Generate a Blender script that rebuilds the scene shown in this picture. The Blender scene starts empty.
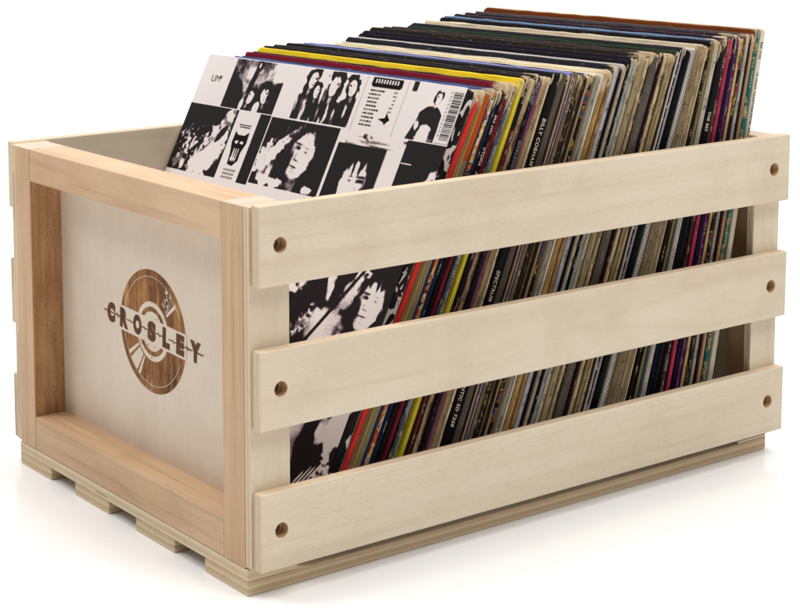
import bpy, bmesh, math, random
from mathutils import Vector, Matrix
random.seed(7)
S = bpy.context.scene
COL = S.collection
R = math.radians

# ------------------------------------------------------------------ helpers
def lin(h, k=1.0):
    h = h.lstrip('#'); o = []
    for i in (0, 2, 4):
        c = int(h[i:i+2], 16)/255
        c = c/12.92 if c <= .04045 else ((c+.055)/1.055)**2.4
        o.append(min(c*k, .95))
    return (*o, 1)

def link(o, parent=None):
    COL.objects.link(o)
    if parent: o.parent = parent
    return o

def mesh_obj(name, bm, mats, parent=None, loc=(0, 0, 0), smooth=False):
    me = bpy.data.meshes.new(name); bm.to_mesh(me); bm.free()
    for m in (mats if isinstance(mats, (list, tuple)) else [mats]): me.materials.append(m)
    if smooth:
        for p in me.polygons: p.use_smooth = True
    o = bpy.data.objects.new(name, me); o.location = loc
    return link(o, parent)

class N:
    """small node-tree builder"""
    def __init__(s, name):
        s.m = bpy.data.materials.new(name); s.m.use_nodes = True
        s.t = s.m.node_tree; s.t.nodes.clear()
        s.out = s.t.nodes.new('ShaderNodeOutputMaterial')
        s.b = s.t.nodes.new('ShaderNodeBsdfPrincipled')
        s.t.links.new(s.b.outputs[0], s.out.inputs[0])
    def put(s, sock, v):
        if isinstance(v, bpy.types.NodeSocket): s.t.links.new(v, sock)
        else: sock.default_value = v
    def coords(s):
        return s.t.nodes.new('ShaderNodeTexCoord').outputs['Object']
    def seed(s):
        a = s.t.nodes.new('ShaderNodeAttribute'); a.attribute_type = 'OBJECT'; a.attribute_name = 'seed'
        return a.outputs['Fac']
    def vm(s, op, a, b=None):
        n = s.t.nodes.new('ShaderNodeVectorMath'); n.operation = op
        s.put(n.inputs[0], a)
        if b is not None: s.put(n.inputs[1], b)
        return n.outputs[0]
    def ma(s, op, a, b=None, c=None):
        n = s.t.nodes.new('ShaderNodeMath'); n.operation = op
        s.put(n.inputs[0], a)
        if b is not None: s.put(n.inputs[1], b)
        if c is not None: s.put(n.inputs[2], c)
        return n.outputs[0]
    def sep(s, v):
        n = s.t.nodes.new('ShaderNodeSeparateXYZ'); s.put(n.inputs[0], v); return n.outputs
    def comb(s, x, y, z):
        n = s.t.nodes.new('ShaderNodeCombineXYZ')
        for i, v in enumerate((x, y, z)): s.put(n.inputs[i], v)
        return n.outputs[0]
    def noise(s, v, scale, detail=3, rough=.5, dist=0):
        n = s.t.nodes.new('ShaderNodeTexNoise'); s.put(n.inputs['Vector'], v)
        n.inputs['Scale'].default_value = scale; n.inputs['Detail'].default_value = detail
        n.inputs['Roughness'].default_value = rough; n.inputs['Distortion'].default_value = dist
        return n.outputs[0]
    def ramp(s, f, stops, interp='LINEAR'):
        n = s.t.nodes.new('ShaderNodeValToRGB'); s.put(n.inputs[0], f)
        cr = n.color_ramp; cr.interpolation = interp
        while len(cr.elements) > 1: cr.elements.remove(cr.elements[-1])
        for i, (p, c) in enumerate(stops):
            e = cr.elements[0] if i == 0 else cr.elements.new(p)
            e.position = p; e.color = c if isinstance(c, (tuple, list)) else (c, c, c, 1)
        return n.outputs[0]
    def mix(s, f, a, b, mode='MIX'):
        n = s.t.nodes.new('ShaderNodeMix'); n.data_type = 'RGBA'; n.blend_type = mode
        s.put(n.inputs[0], f); s.put(n.inputs[6], a); s.put(n.inputs[7], b)
        return n.outputs[2]
    def step(s, v, lo, hi):
        n = s.t.nodes.new('ShaderNodeMapRange'); n.interpolation_type = 'SMOOTHSTEP'
        s.put(n.inputs[0], v); s.put(n.inputs[1], lo); s.put(n.inputs[2], hi)
        return n.outputs[0]
    def bump(s, h, strength, dist=.001):
        n = s.t.nodes.new('ShaderNodeBump'); n.inputs['Strength'].default_value = strength
        n.inputs['Distance'].default_value = dist; s.put(n.inputs['Height'], h)
        s.t.links.new(n.outputs[0], s.b.inputs['Normal'])
    def done(s, col, rough=.5, spec=.3):
        s.put(s.b.inputs['Base Color'], col); s.put(s.b.inputs['Roughness'], rough)
        s.b.inputs['Specular IOR Level'].default_value = spec
        return s.m

# ------------------------------------------------------------------ materials
def wood(name, light, mid, dark, axis, fig=1.0, fibre=1.0, rough=.55, bands=0.0):
    """plain sawn or veneered wood, grain running along the local axis"""
    n = N(name); p = n.coords()
    sd = n.seed()
    p = n.vm('ADD', p, n.comb(n.ma('MULTIPLY', sd, 3.1), n.ma('MULTIPLY', sd, 1.7), n.ma('MULTIPLY', sd, 2.3)))
    st = {'x': (.10, 1, 1), 'y': (1, .10, 1), 'z': (1, 1, .10)}[axis]
    st5 = {'x': (.14, 1, 1), 'y': (1, .14, 1), 'z': (1, 1, .14)}[axis]
    st4 = {'x': (.055, 1, 1), 'y': (1, .055, 1), 'z': (1, 1, .055)}[axis]
    st3 = {'x': (.045, 1, 1), 'y': (1, .045, 1), 'z': (1, 1, .045)}[axis]
    st2 = {'x': (.03, 1, 1), 'y': (1, .03, 1), 'z': (1, 1, .03)}[axis]
    big = n.noise(n.vm('MULTIPLY', p, st), 26, 3, .55, .6)
    wav = n.noise(n.vm('MULTIPLY', p, st3), 9, 2, .5, .8)
    ringv = n.ma('FRACT', n.ma('MULTIPLY', wav, 13))
    ring = n.ma('POWER', n.ma('ABSOLUTE', n.ma('SUBTRACT', n.ma('MULTIPLY', ringv, 2), 1)), 5)
    fine = n.noise(n.vm('MULTIPLY', p, st4), 820, 4, .65)
    pore = n.noise(n.vm('MULTIPLY', p, st5), 1900, 2, .6)
    c = n.mix(n.step(big, .3, .72), light, mid)
    c = n.mix(n.ma('MULTIPLY', ring, .38*fig), c, dark)
    c = n.mix(n.ma('MULTIPLY', n.step(fine, .5, .75), .30*fibre), c, dark)
    if bands:
        bn = n.noise(n.vm('MULTIPLY', p, st2), 170, 2, .5)
        c = n.mix(n.ma('MULTIPLY', n.step(bn, .48, .70), bands), c, dark)
    c = n.mix(n.ma('MULTIPLY', n.step(pore, .54, .70), .34*fibre), c, dark)
    c = n.mix(n.ma('MULTIPLY', n.step(pore, .46, .30), .22*fibre), c, light)
    mott = n.noise(p, 14, 4, .6)
    c = n.mix(n.ma('MULTIPLY', n.step(mott, .42, .75), .20), c, dark)
    n.bump(fine, .10, .0006)
    return n.done(c, rough, .28)

def plyedge(name, ax, T, plies=5, base='#dcc8ac', alt='#cfb595', glue='#8d6b48'):
    """edge of plywood: plies stacked along local axis ax over thickness T"""
    n = N(name); p = n.coords(); xyz = n.sep(p); sd = n.seed()
    i = 'xyz'.index(ax)
    st = [.12, .12, .12]; st[i] = 1
    ps = n.vm('ADD', n.vm('MULTIPLY', p, tuple(st)), n.comb(sd, n.ma('MULTIPLY', sd, 2), n.ma('MULTIPLY', sd, 3)))
    w = n.noise(ps, 60, 2)
    t = n.ma('MULTIPLY', n.ma('ADD', n.ma('DIVIDE', xyz[i], T), n.ma('MULTIPLY', n.ma('SUBTRACT', w, .5), .08)), plies)
    fr = n.ma('FRACT', t)
    par = n.ma('FRACT', n.ma('MULTIPLY', n.ma('FLOOR', t), .5))
    f1 = n.noise(ps, 700, 3, .6)
    c = n.mix(n.ma('MULTIPLY', par, 1.4), lin(base), lin(alt))
    c = n.mix(n.ma('MULTIPLY', n.step(f1, .50, .80), .26), c, lin(glue))
    near = n.ma('ABSOLUTE', n.ma('SUBTRACT', fr, .5))
    line = n.step(near, .40, .49)
    patch = n.step(n.noise(ps, 45, 2), .40, .62)
    c = n.mix(n.ma('MULTIPLY', line, n.ma('MULTIPLY_ADD', patch, .68, .14)), c, lin(glue))
    void = n.ma('MULTIPLY', n.step(n.noise(ps, 75, 1), .66, .69), n.step(near, .30, .40))
    c = n.mix(n.ma('MULTIPLY', void, .75), c, lin('#4a3422'))
    n.bump(f1, .25, .0006)
    return n.done(c, .65, .2)

PALE = dict(light=lin('#dfd2bb'), mid=lin('#d7c8ae'), dark=lin('#b29572'))
veneer = {a: wood('birch_veneer_'+a, axis=a, fig=.34, fibre=.66, **PALE) for a in 'xyz'}
panelw = wood('panel_veneer', lin('#e1d4c2'), lin('#ddcebb'), lin('#bca287'), 'z', .10, .5)
RED = dict(light=lin('#d9ba99'), mid=lin('#cca985'), dark=lin('#9d7652'))
pine = {a: wood('pink_pine_'+a, axis=a, fig=.40, fibre=.6, bands=.32, **RED) for a in 'xyz'}
def rough_sawn_shaded():  # speckled sawn texture, pine browns darkened to carry the recess's shade
    n = N('rough_sawn_pine_shaded'); p = n.coords()
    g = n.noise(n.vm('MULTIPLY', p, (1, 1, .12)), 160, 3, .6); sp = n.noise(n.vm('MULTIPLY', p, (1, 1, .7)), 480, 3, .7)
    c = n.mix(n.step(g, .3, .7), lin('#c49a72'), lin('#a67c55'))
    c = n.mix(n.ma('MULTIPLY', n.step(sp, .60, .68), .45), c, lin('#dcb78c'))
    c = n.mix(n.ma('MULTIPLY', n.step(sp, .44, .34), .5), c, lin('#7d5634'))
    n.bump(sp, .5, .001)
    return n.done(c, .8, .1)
sawn = rough_sawn_shaded()
endgrain = wood('end_grain', lin('#dccab8'), lin('#cfb8a2'), lin('#a98a6c'), 'x', .2, .9)
holew = plyedge('hole_wall', 'y', .0092, 5, '#d6b88c', '#c0996a', '#7c5734')
TS, TB = .0092, .0069
ply_slat = plyedge('slat_edge_ply', 'y', TS, 5)
ply_batten = plyedge('batten_edge_ply', 'y', TB, 3, '#dccab0', '#cdb592', '#967450')
ply_base = plyedge('base_edge_ply', 'z', .0105, 4, '#dfcba9', '#cbae86', '#7c5a38')
ply_cross = plyedge('cross_edge_ply', 'z', .0083, 3, '#dfcdb0', '#d2b894', '#8a6844')

def burnt():
    n = N('burnt_wood'); p = n.coords()
    st = n.vm('MULTIPLY', p, (1, 1, .08))
    a = n.noise(st, 120, 3, .6, .3); b = n.noise(n.vm('MULTIPLY', p, (1, 1, .5)), 42, 4, .65); f = n.noise(st, 900, 2)
    c = n.ramp(n.ma('ADD', n.ma('MULTIPLY', a, .5), n.ma('MULTIPLY', b, .5)),
               [(.36, lin('#402612')), (.45, lin('#6f4624')), (.53, lin('#976636')), (.64, lin('#bb8d54'))])
    c = n.mix(n.ma('MULTIPLY', n.step(f, .5, .8), .4), c, lin('#3a2010'))
    return n.done(c, .6, .2)
burn = burnt()
burn_dark = N('burnt_lettering'); _p = burn_dark.coords()
_f = burn_dark.noise(burn_dark.vm('MULTIPLY', _p, (1, 1, .1)), 300, 3)
burn_dark = burn_dark.done(burn_dark.ramp(_f, [(.3, lin('#472815')), (.7, lin('#6f4526'))]), .6, .2)

def plain(name, h, rough=.5, spec=.3, metal=0):
    n = N(name); p = n.coords(); f = n.noise(p, 160, 3)
    c = n.mix(n.ma('MULTIPLY', f, .25), lin(h), lin(h, .7)); n.b.inputs['Metallic'].default_value = metal
    return n.done(c, rough, spec)

CREAM = lin('#d9c6a4')

_cv = random.Random(21)
def cover_mat(h, wear=.35, h2=None, rough=.42, H=.358):
    """printed card of a sleeve with its scuffed edges; local y runs along the top edge, z up"""
    n = N('printed_card'); p = n.coords(); sd = n.seed(); xyz = n.sep(p)
    q = n.vm('ADD', p, n.comb(sd, n.ma('MULTIPLY', sd, 5), n.ma('MULTIPLY', sd, 3)))
    base = lin(h)
    soft = n.noise(n.vm('MULTIPLY', q, (1, .25, 1)), 60, 3)
    c = n.mix(n.ma('MULTIPLY', n.step(soft, .35, .75), .35), base, lin(h, .6))
    if h2:
        c = n.mix(n.step(n.noise(n.vm('MULTIPLY', q, (.4, 1, 1)), 28, 3), .54, .57), c, lin(h2))
    sc = n.noise(n.vm('MULTIPLY', q, (1, .10, 1)), 420, 4, .65)
    lo = n.noise(n.vm('MULTIPLY', q, (.6, 1, 1)), 22, 2)
    # edges of the card: rubbed paper shows, most at the spine corner
    corner = n.step(n.ma('ADD', n.ma('ABSOLUTE', xyz[1]), n.ma('MULTIPLY', n.ma('ABSOLUTE', n.ma('SUBTRACT', xyz[2], H)), 1.6)), .034, .004)
    # fine printed and rubbed lines along the edge
    ln = n.noise(n.vm('MULTIPLY', q, (1, _cv.uniform(.008, .03), 1)), 1500, 3, .6)
    c = n.mix(n.ma('MULTIPLY', n.step(ln, .48, .36), _cv.uniform(.1, .6)), c, lin('#1c1817'))
    dsh = n.noise(n.vm('MULTIPLY', q, (1, .07, 1)), 1500, 3, .65)
    c = n.mix(n.ma('MULTIPLY', n.step(dsh, _cv.uniform(.60, .66), .72), .10+min(.6, wear*2)*_cv.uniform(.3, 1)), c, lin('#cdbb9c'))
    v = n.ma('ADD', n.ma('ADD', n.ma('MULTIPLY', sc, .75), n.ma('MULTIPLY', lo, .45)), n.ma('MULTIPLY', corner, .36*min(1, wear*2.4)))
    f = n.step(v, .90-.32*wear, .98-.32*wear)
    c = n.mix(f, c, n.mix(lo, CREAM, lin('#a58c68')))
    n.bump(sc, .08, .0004)
    return n.done(c, .55, .05)

def spine_mat(t, H, pat, cols, wear=.35):
    """spine of a sleeve: local x across (0..t), z up (0..H)"""
    n = N('printed_spine'); p = n.coords(); sd = n.seed(); xyz = n.sep(p)
    q = n.vm('ADD', p, n.comb(sd, n.ma('MULTIPLY', sd, 5), n.ma('MULTIPLY', sd, 3)))
    x = n.ma('DIVIDE', xyz[0], t); z = xyz[2]
    L = [lin(c) for c in cols]
    tone = n.noise(n.vm('MULTIPLY', q, (1, 1, .12)), 90, 3)
    c = n.mix(n.ma('MULTIPLY', n.step(tone, .35, .75), .45), L[0], tuple(v*.55 for v in L[0][:3])+(1,))
    if pat == 'ribs':                                   # several card edges side by side
        k = cols[-1]; cnt = max(2, round(t/.0011))
        wv = n.ma('FRACT', n.ma('ADD', n.ma('MULTIPLY', x, cnt), n.ma('MULTIPLY', n.noise(n.vm('MULTIPLY', q, (0, 0, 1)), 14, 2), .5)))
        c = n.mix(n.step(n.ma('ABSOLUTE', n.ma('SUBTRACT', wv, .5)), .20, .36), c, L[1])
    elif pat == 'dash':                                 # light strip broken by fine slanting dashes
        wv = n.ma('FRACT', n.ma('ADD', n.ma('MULTIPLY', z, 330), n.ma('MULTIPLY', x, 1.4)))
        c = n.mix(n.step(n.ma('ABSOLUTE', n.ma('SUBTRACT', wv, .5)), .22, .34), c, L[1])
        c = n.mix(n.step(n.ma('ABSOLUTE', n.ma('SUBTRACT', x, .5)), .28, .34), c, L[0])
    elif pat == 'blobs':
        v = n.noise(n.vm('MULTIPLY', q, (1, 1, .55)), 125, 2, .5, .8)
        m = len(L)
        stops = [(0, L[0])]+[(.44+.20*i/(m-1), L[i]) for i in range(1, m)]
        stops = [(0, L[0])]+[(.47+.17*(i-1)/max(1, m-1), L[i]) for i in range(1, m)]
        c = n.mix(.9, c, n.ramp(v, stops, 'CONSTANT'))
    elif pat == 'block':                                # second colour above a straight break
        c = n.mix(n.step(z, H*.845, H*.848), c, L[1])
        c = n.mix(n.step(x, .25, .16), c, lin('#b08c4a'))
    elif pat == 'foot':
        c = n.mix(n.step(n.noise(n.vm('MULTIPLY', q, (.2, .2, 1)), 30, 2), .50, .53), c, L[1])
        c = n.mix(n.step(n.noise(n.vm('MULTIPLY', q, (.2, .2, 1)), 36, 2), .60, .63), c, L[2])
    elif pat == 'torn':
        e = n.noise(n.vm('MULTIPLY', q, (.3, .3, 1)), 70, 4, .6)
        c = n.mix(n.step(n.ma('ADD', x, n.ma('MULTIPLY', n.ma('SUBTRACT', e, .5), 2.4)), .50, .56), c, L[1])
    elif pat == 'speck':
        c = n.mix(n.step(n.noise(n.vm('MULTIPLY', q, (1, 1, .5)), 620, 2), .60, .66), c, L[1])
    elif pat == 'grid':
        g = n.ma('MAXIMUM', n.ma('ABSOLUTE', n.ma('SINE', n.ma('MULTIPLY', xyz[0], 4200))), n.ma('ABSOLUTE', n.ma('SINE', n.ma('MULTIPLY', z, 4200))))
        c = n.mix(n.ma('MULTIPLY', n.step(g, .90, .98), .55), c, L[1])
    elif pat == 'edge':                                 # a second colour along one long edge
        c = n.mix(n.step(x, .58, .66), c, L[1])
    st_ = n.noise(n.vm('MULTIPLY', q, (1, 1, .03)), 1300, 3, .6)
    c = n.mix(n.ma('MULTIPLY', n.step(st_, .50, .36), .20+min(.5, wear*1.2)), c, n.mix(.75, c, lin('#120d0a')))
    edge = n.ma('MULTIPLY', n.ma('ABSOLUTE', n.ma('SUBTRACT', x, .5)), 2)
    c = n.mix(n.ma('MULTIPLY', n.step(edge, .72, .98), .6), c, n.mix(.8, c, lin('#120d0a')))
    topc = n.ma('ADD', n.step(z, H-.030, H-.002), n.step(z, .007, .001))
    sc = n.noise(n.vm('MULTIPLY', q, (1, 1, .22)), 380, 4, .65)
    lo = n.noise(q, 30, 2)
    v = n.ma('ADD', n.ma('ADD', n.ma('MULTIPLY', sc, .8), n.ma('MULTIPLY', lo, .35)),
             n.ma('ADD', n.ma('MULTIPLY', n.ma('POWER', edge, 3), .17), n.ma('MULTIPLY', topc, .26)))
    c = n.mix(n.step(v, .97-.46*wear, 1.03-.46*wear), c, n.mix(lo, CREAM, lin('#9c835e')))
    n.bump(sc, .12, .0005)
    return n.done(c, .55, .05)

# ------------------------------------------------------------------ the surface
def floor():
    bm = bmesh.new()
    bmesh.ops.create_grid(bm, x_segments=2, y_segments=2, size=14)
    n = N('white_gloss_floor'); p = n.coords(); f = n.noise(p, 5, 3)
    m = n.done(n.mix(f, (.885, .885, .89, 1), (.90, .90, .90, 1)), .10, .45)
    o = mesh_obj('floor', bm, m); o['kind'] = 'structure'
    return o
floor()

# ------------------------------------------------------------------ the crate
W, L_, FT = .370, .5457, .2737
crate = bpy.data.objects.new('wooden_crate', None); link(crate)
crate['label'] = 'pale slatted wooden crate packed with records, burnt round emblem on its end panel'
crate['category'] = 'crate'
_seed = [0.0]
def seed(o):
    _seed[0] += .137; o['seed'] = _seed[0]; return o

def board(name, lo, hi, face_ax, mface, medge, bev=.0007, extra=(), parent=crate, endmat=None, end_ax=None):
    """a board from corner lo to corner hi; mface on the two faces across face_ax (None: everywhere), medge on the rest"""
    lo, hi = Vector(lo), Vector(hi); d = hi-lo
    bm = bmesh.new(); bmesh.ops.create_cube(bm, size=1)
    for v in bm.verts: v.co = Vector((v.co[i]+.5)*d[i] for i in range(3))
    bmesh.ops.bevel(bm, geom=bm.edges[:], offset=bev, segments=2, affect='EDGES', profile=.5)
    bm.normal_update()
    for f in bm.faces:
        i = max(range(3), key=lambda k: abs(f.normal[k]))
        f.material_index = 0
        if face_ax is not None and i != 'xyz'.index(face_ax): f.material_index = 1
        if end_ax is not None and i == 'xyz'.index(end_ax): f.material_index = 2
    mats = [mface, medge or mface]+list(extra)
    if endmat: mats = [mface, medge or mface, endmat]
    return seed(mesh_obj(name, bm, mats, parent, lo))

screwm = plain('dark_screw', '#6a4c30', .5, .3, .3)
def slat(y0, z0, z1, out):
    """side slat with two counterbored screw holes; out = -1 when its outer face looks towards -y"""
    x0 = .0021
    o = board('side_slat', (x0, y0, z0), (L_, y0+TS, z1), 'y', veneer['x'], ply_slat, .0011, extra=(holew,))
    zc = (z1-z0)/2
    cutbm = bmesh.new()
    for xc in (.0177, L_-x0-.0198):
        ymid = TS-.0085/2+.0008 if out > 0 else .0085/2-.0008
        mtx = Matrix.Translation((xc, ymid, zc)) @ Matrix.Rotation(R(90), 4, 'X')
        bmesh.ops.create_cone(cutbm, cap_ends=True, segments=40, radius1=.0055, radius2=.0055, depth=.0085, matrix=mtx)
    for f in cutbm.faces: f.material_index = 2
    cme = bpy.data.meshes.new('cut'); cutbm.to_mesh(cme); cutbm.free()
    for m in (veneer['x'], ply_slat, holew): cme.materials.append(m)
    co = bpy.data.objects.new('cut', cme); link(co); co.location = o.location
    md = o.modifiers.new('b', 'BOOLEAN'); md.operation = 'DIFFERENCE'; md.object = co; md.solver = 'EXACT'
    bpy.context.view_layer.update()
    me = bpy.data.meshes.new_from_object(o.evaluated_get(bpy.context.evaluated_depsgraph_get()))
    o.modifiers.clear(); o.data = me; bpy.data.objects.remove(co); bpy.data.meshes.remove(cme)
    for xc in (.0177, L_-x0-.0198):
        b = bmesh.new()
        yy = .0072 if out < 0 else TS-.0072
        bmesh.ops.create_cone(b, cap_ends=True, segments=20, radius1=.0036, radius2=.0030, depth=.0012,
                              matrix=Matrix.Translation((xc, yy, zc-.0004)) @ Matrix.Rotation(R(90*-out if out < 0 else -90), 4, 'X'))
        mesh_obj('screw', b, screwm, o)
    return o

ZS = [(.2193, .2752), (.1197, .1754), (.0199, .0755)]
for a, b in ZS: slat(0, a, b, -1)
for a, b in ZS: slat(W-TS, a, b, 1)
BX0, BX1 = (.0006, .0338), (.5130, .5450)
for (a, b) in (BX0, BX1):
    board('corner_batten', (a, TS+.00005, .0202), (b, TS+TB, FT), 'y', veneer['z'], ply_batten, .0005)
    board('corner_batten', (a, W-TS-TB, .0202), (b, W-TS-.00005, FT), 'y', veneer['z'], ply_batten, .0005)
yi0, yi1, ST = TS+TB+.00005, W-TS-TB-.00005, .0265
for (a, b) in ((0, .0330), (.5242, .5455)):
    for (y0, y1) in ((yi0, yi0+ST), (yi1-ST, yi1)):
        st_ = board('frame_stile', (a, y0, .0192), (b, y1, FT), None, pine['z'], pine['z'], .0008, endmat=endgrain, end_ax='z')
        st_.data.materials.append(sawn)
        for f in st_.data.polygons:                      # face towards the panel: rough from the saw, shade painted in as darker brown
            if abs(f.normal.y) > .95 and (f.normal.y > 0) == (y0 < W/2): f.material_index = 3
    board('frame_rail', (a+.0002, yi0+ST+.00005, .2468), (b, yi1-ST-.00005, FT-.0001), None, pine['y'], pine['y'], .0008)
    board('frame_rail', (a+.0002, yi0+ST+.00005, .0193), (b, yi1-ST-.00005, .0475), None, pine['y'], pine['y'], .0008)
PX = .0287
panel = board('end_panel', (PX, yi0+ST-.004, .0440), (PX+.0040, yi1-ST+.004, .2500), None, panelw, panelw, .0003)
board('end_panel', (.5300, yi0+ST-.004, .0440), (.5340, yi1-ST+.004, .2500), None, panelw, panelw, .0003)
for (y0, y1) in ((.0129, .0683), (.1088, .1645), (.2058, .2604), (.3010, .3560)):
    board('base_runner', (.0002, y0, 0), (.5411, y1, .0105), 'z', veneer['x'], ply_base, .0009)
for (a, b) in ((0, .0420), (.5060, .5409)):
    board('cross_board', (a, .0131, .01055), (b, .3558, .0190), 'z', veneer['y'], ply_cross, .0006)

# burnt emblem on the end panel (local a = right as seen from outside, b = up; layers stand proud of one another)
class Print:
    def __init__(s, put): s.put = put; s.bm = bmesh.new()
    def poly(s, pts, mat, layer):
        vs = [s.bm.verts.new(s.put(a, b, layer)) for a, b in pts]
        f = s.bm.faces.new(vs); f.material_index = mat
        return f
def text_polys(txt, size=1, bold=0.0, spacing=1.0):
    cu = bpy.data.curves.new('t', 'FONT'); cu.body = txt; cu.size = size; cu.offset = bold; cu.space_character = spacing
    cu.resolution_u = 4
    o = bpy.data.objects.new('t', cu); link(o); bpy.context.view_layer.update()
    me = bpy.data.meshes.new_from_object(o.evaluated_get(bpy.context.evaluated_depsgraph_get()))
    bpy.data.objects.remove(o); bpy.data.curves.remove(cu)
    vs = [v.co.copy() for v in me.vertices]; ps = [list(p.vertices) for p in me.polygons]
    bpy.data.meshes.remove(me)
    lo = [min(v[i] for v in vs) for i in (0, 1)]; hi = [max(v[i] for v in vs) for i in (0, 1)]
    return [(v.x, v.y) for v in vs], ps, lo, hi
def stamp(pr, txt, x0, y0, w, h, mat, layer, bold=0.0, spacing=1.0, tf=lambda a, b: (a, b), keep=False):
    """text fitted into the box x0,y0,w,h (keep: natural proportions at height h)"""
    vs, ps, lo, hi = text_polys(txt, 1, bold, spacing)
    sy = h/(hi[1]-lo[1]); sx = sy if keep else w/(hi[0]-lo[0])
    nv = [pr.bm.verts.new(pr.put(*tf(x0+(x-lo[0])*sx, y0+(y-lo[1])*sy), layer)) for x, y in vs]
    for p in ps:
        try: pr.bm.faces.new([nv[i] for i in p]).material_index = mat
        except ValueError: pass
    return (hi[0]-lo[0])*sx

def emblem():
    cy, cz = .1828-(yi0+ST-.004), .147-.0440
    rot = R(-2.4); cr, sr = math.cos(rot), math.sin(rot)
    def put(a, b, layer):
        a, b = a*cr-b*sr, a*sr+b*cr
        return (-.00008-.00005*layer, cy-a, cz+b)
    pr = Print(put); rnd = random.Random(3)
    def disc(r, mat, layer, n=96): pr.poly([(r*math.cos(2*math.pi*i/n), r*math.sin(2*math.pi*i/n)) for i in range(n)], mat, layer)
    def ring(r0, r1, mat, layer, a0=0, a1=360, n=80):
        for i in range(n):
            t0, t1 = R(a0+(a1-a0)*i/n), R(a0+(a1-a0)*(i+1)/n)
            pr.poly([(r0*math.cos(t0), r0*math.sin(t0)), (r1*math.cos(t0), r1*math.sin(t0)), (r1*math.cos(t1), r1*math.sin(t1)), (r0*math.cos(t1), r0*math.sin(t1))], mat, layer)
    def wedge(a0, a1, r0, r1, mat, layer): ring(r0, r1, mat, layer, a0, a1, 6)
    def blot(x, y, r, mat, layer, n=11, e=1.0):
        pr.poly([(x+r*e*(.5+rnd.random()*.9)*math.cos(2*math.pi*i/n), y+r*(.5+rnd.random()*.9)*math.sin(2*math.pi*i/n)) for i in range(n)], mat, layer)
    disc(.0484, 0, 0)
    ring(.0427, .0431, 1, 1, 25, 340, 90)
    wedge(214, 218.5, .0248, .0425, 1, 1); wedge(222, 238.5, .0248, .0425, 1, 1); wedge(241.5, 245.5, .0248, .0425, 1, 1)
    wedge(38.5, 42.5, .0262, .0440, 1, 1)
    for _ in range(46):
        a = R(rnd.uniform(45, 63)); r = rnd.uniform(.0275, .0425)
        blot(r*math.cos(a), r*math.sin(a), rnd.uniform(.0004, .0019), 1, 1, e=.6)
    for _ in range(14):
        a = R(rnd.uniform(48, 60)); r = rnd.uniform(.029, .041)
        blot(r*math.cos(a), r*math.sin(a), rnd.uniform(.0005, .0013), 0, 2)
    for _ in range(26):
        a = R(rnd.gauss(266, 7)); r = rnd.uniform(.036, .048)
        blot(r*math.cos(a), r*math.sin(a), rnd.uniform(.0001, .0005), 1, 1)
    for k in range(5): blot(-.0005+rnd.uniform(-.0003, .0003), -.0395-.0019*k, .0009, 1, 1, e=.5)
    disc(.0234, 1, 2); ring(.0156, .0194, 0, 3)
    for _ in range(26):
        a = rnd.uniform(0, 6.28); r = rnd.choice([rnd.uniform(.019, .023), rnd.uniform(.008, .0155)])
        if abs(r*math.sin(a)) > .009: blot(r*math.cos(a), r*math.sin(a), rnd.uniform(.0002, .0009), 0, 3)
    pr.poly([(-.0492, -.0100), (.0492, -.0100), (.0492, .0100), (-.0492, .0100)], 1, 4)   # the bare band the name runs through
    cx = [-.0632, -.0428, -.0222, -.0008, .0204, .0404, .0612]
    wd = [.0112, .0120, .0122, .0116, .0100, .0106, .0136]
    for ch, c, w in zip('CROSLEY', cx, wd):
        stamp(pr, ch, c-w*.54, -.0081, w*1.08, .0162, 2, 5, bold=.088)
    def bar(x0, y0, x1, y1, t):
        dx, dy = x1-x0, y1-y0; l = math.hypot(dx, dy); nx, ny = -dy/l*t/2, dx/l*t/2
        pr.poly([(x0+nx, y0+ny), (x1+nx, y1+ny), (x1-nx, y1-ny), (x0-nx, y0-ny)], 2, 6)
    bar(-.0745, 0, -.0600, 0, .0009); bar(.0600, 0, .0722, 0, .0010)
    for i in range(6):
        g0, g1 = cx[i]+wd[i]*.28, cx[i+1]-wd[i+1]*.28; m = (g0+g1)/2
        bar(g0, 0, m-.0006, .0001, .0008)
        bar(m-.0006, 0, m-.0014, .0015, .0007); bar(m-.0014, .0015, m+.0014, -.0015, .0007); bar(m+.0014, -.0015, m+.0006, 0, .0008)
        bar(m+.0006, 0, g1, 0, .0008)
    o = mesh_obj('emblem', pr.bm, [burn, panelw, burn_dark], panel)
    o['seed'] = panel['seed']
    return o
emblem()

# ------------------------------------------------------------------ the records
Z0, RW = .0105, .331
SX = [.1941, .2392, .2761, .4261, .4736, .5212]
SS = [.503, .46, .424, .372, .245, .189]
YX = [.18, .28, .40, .52]; YY = [2.1, 2.8, 2.1, 1.0]
def interp(x, X, Y):
    if x <= X[0]: return Y[0]
    for i in range(len(X)-1):
        if x <= X[i+1]: return Y[i]+(Y[i+1]-Y[i])*(x-X[i])/(X[i+1]-X[i])
    return Y[-1]
B = [.1804, .1919, .1992, .2094, .2143, .2182, .2236, .2290, .2360, .2420, .2470, .2531, .2576, .2615, .2673, .2704, .2800, .2880, .2901, .2943, .2996, .3038, .3070, .3097, .3123, .3163, .3191, .3241, .3261, .3333, .3382, .3443, .3470, .3514, .3547, .3580, .3630, .3714, .3759, .3872, .3912, .3963, .4009, .4047, .4067, .4090, .4116, .4145, .4229, .4284, .4357, .4415, .4439, .4491, .4533, .4610, .4675, .4729, .4783, .4826, .4868, .4907, .4954, .5000, .5020, .5069, .5128, .5203]

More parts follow.
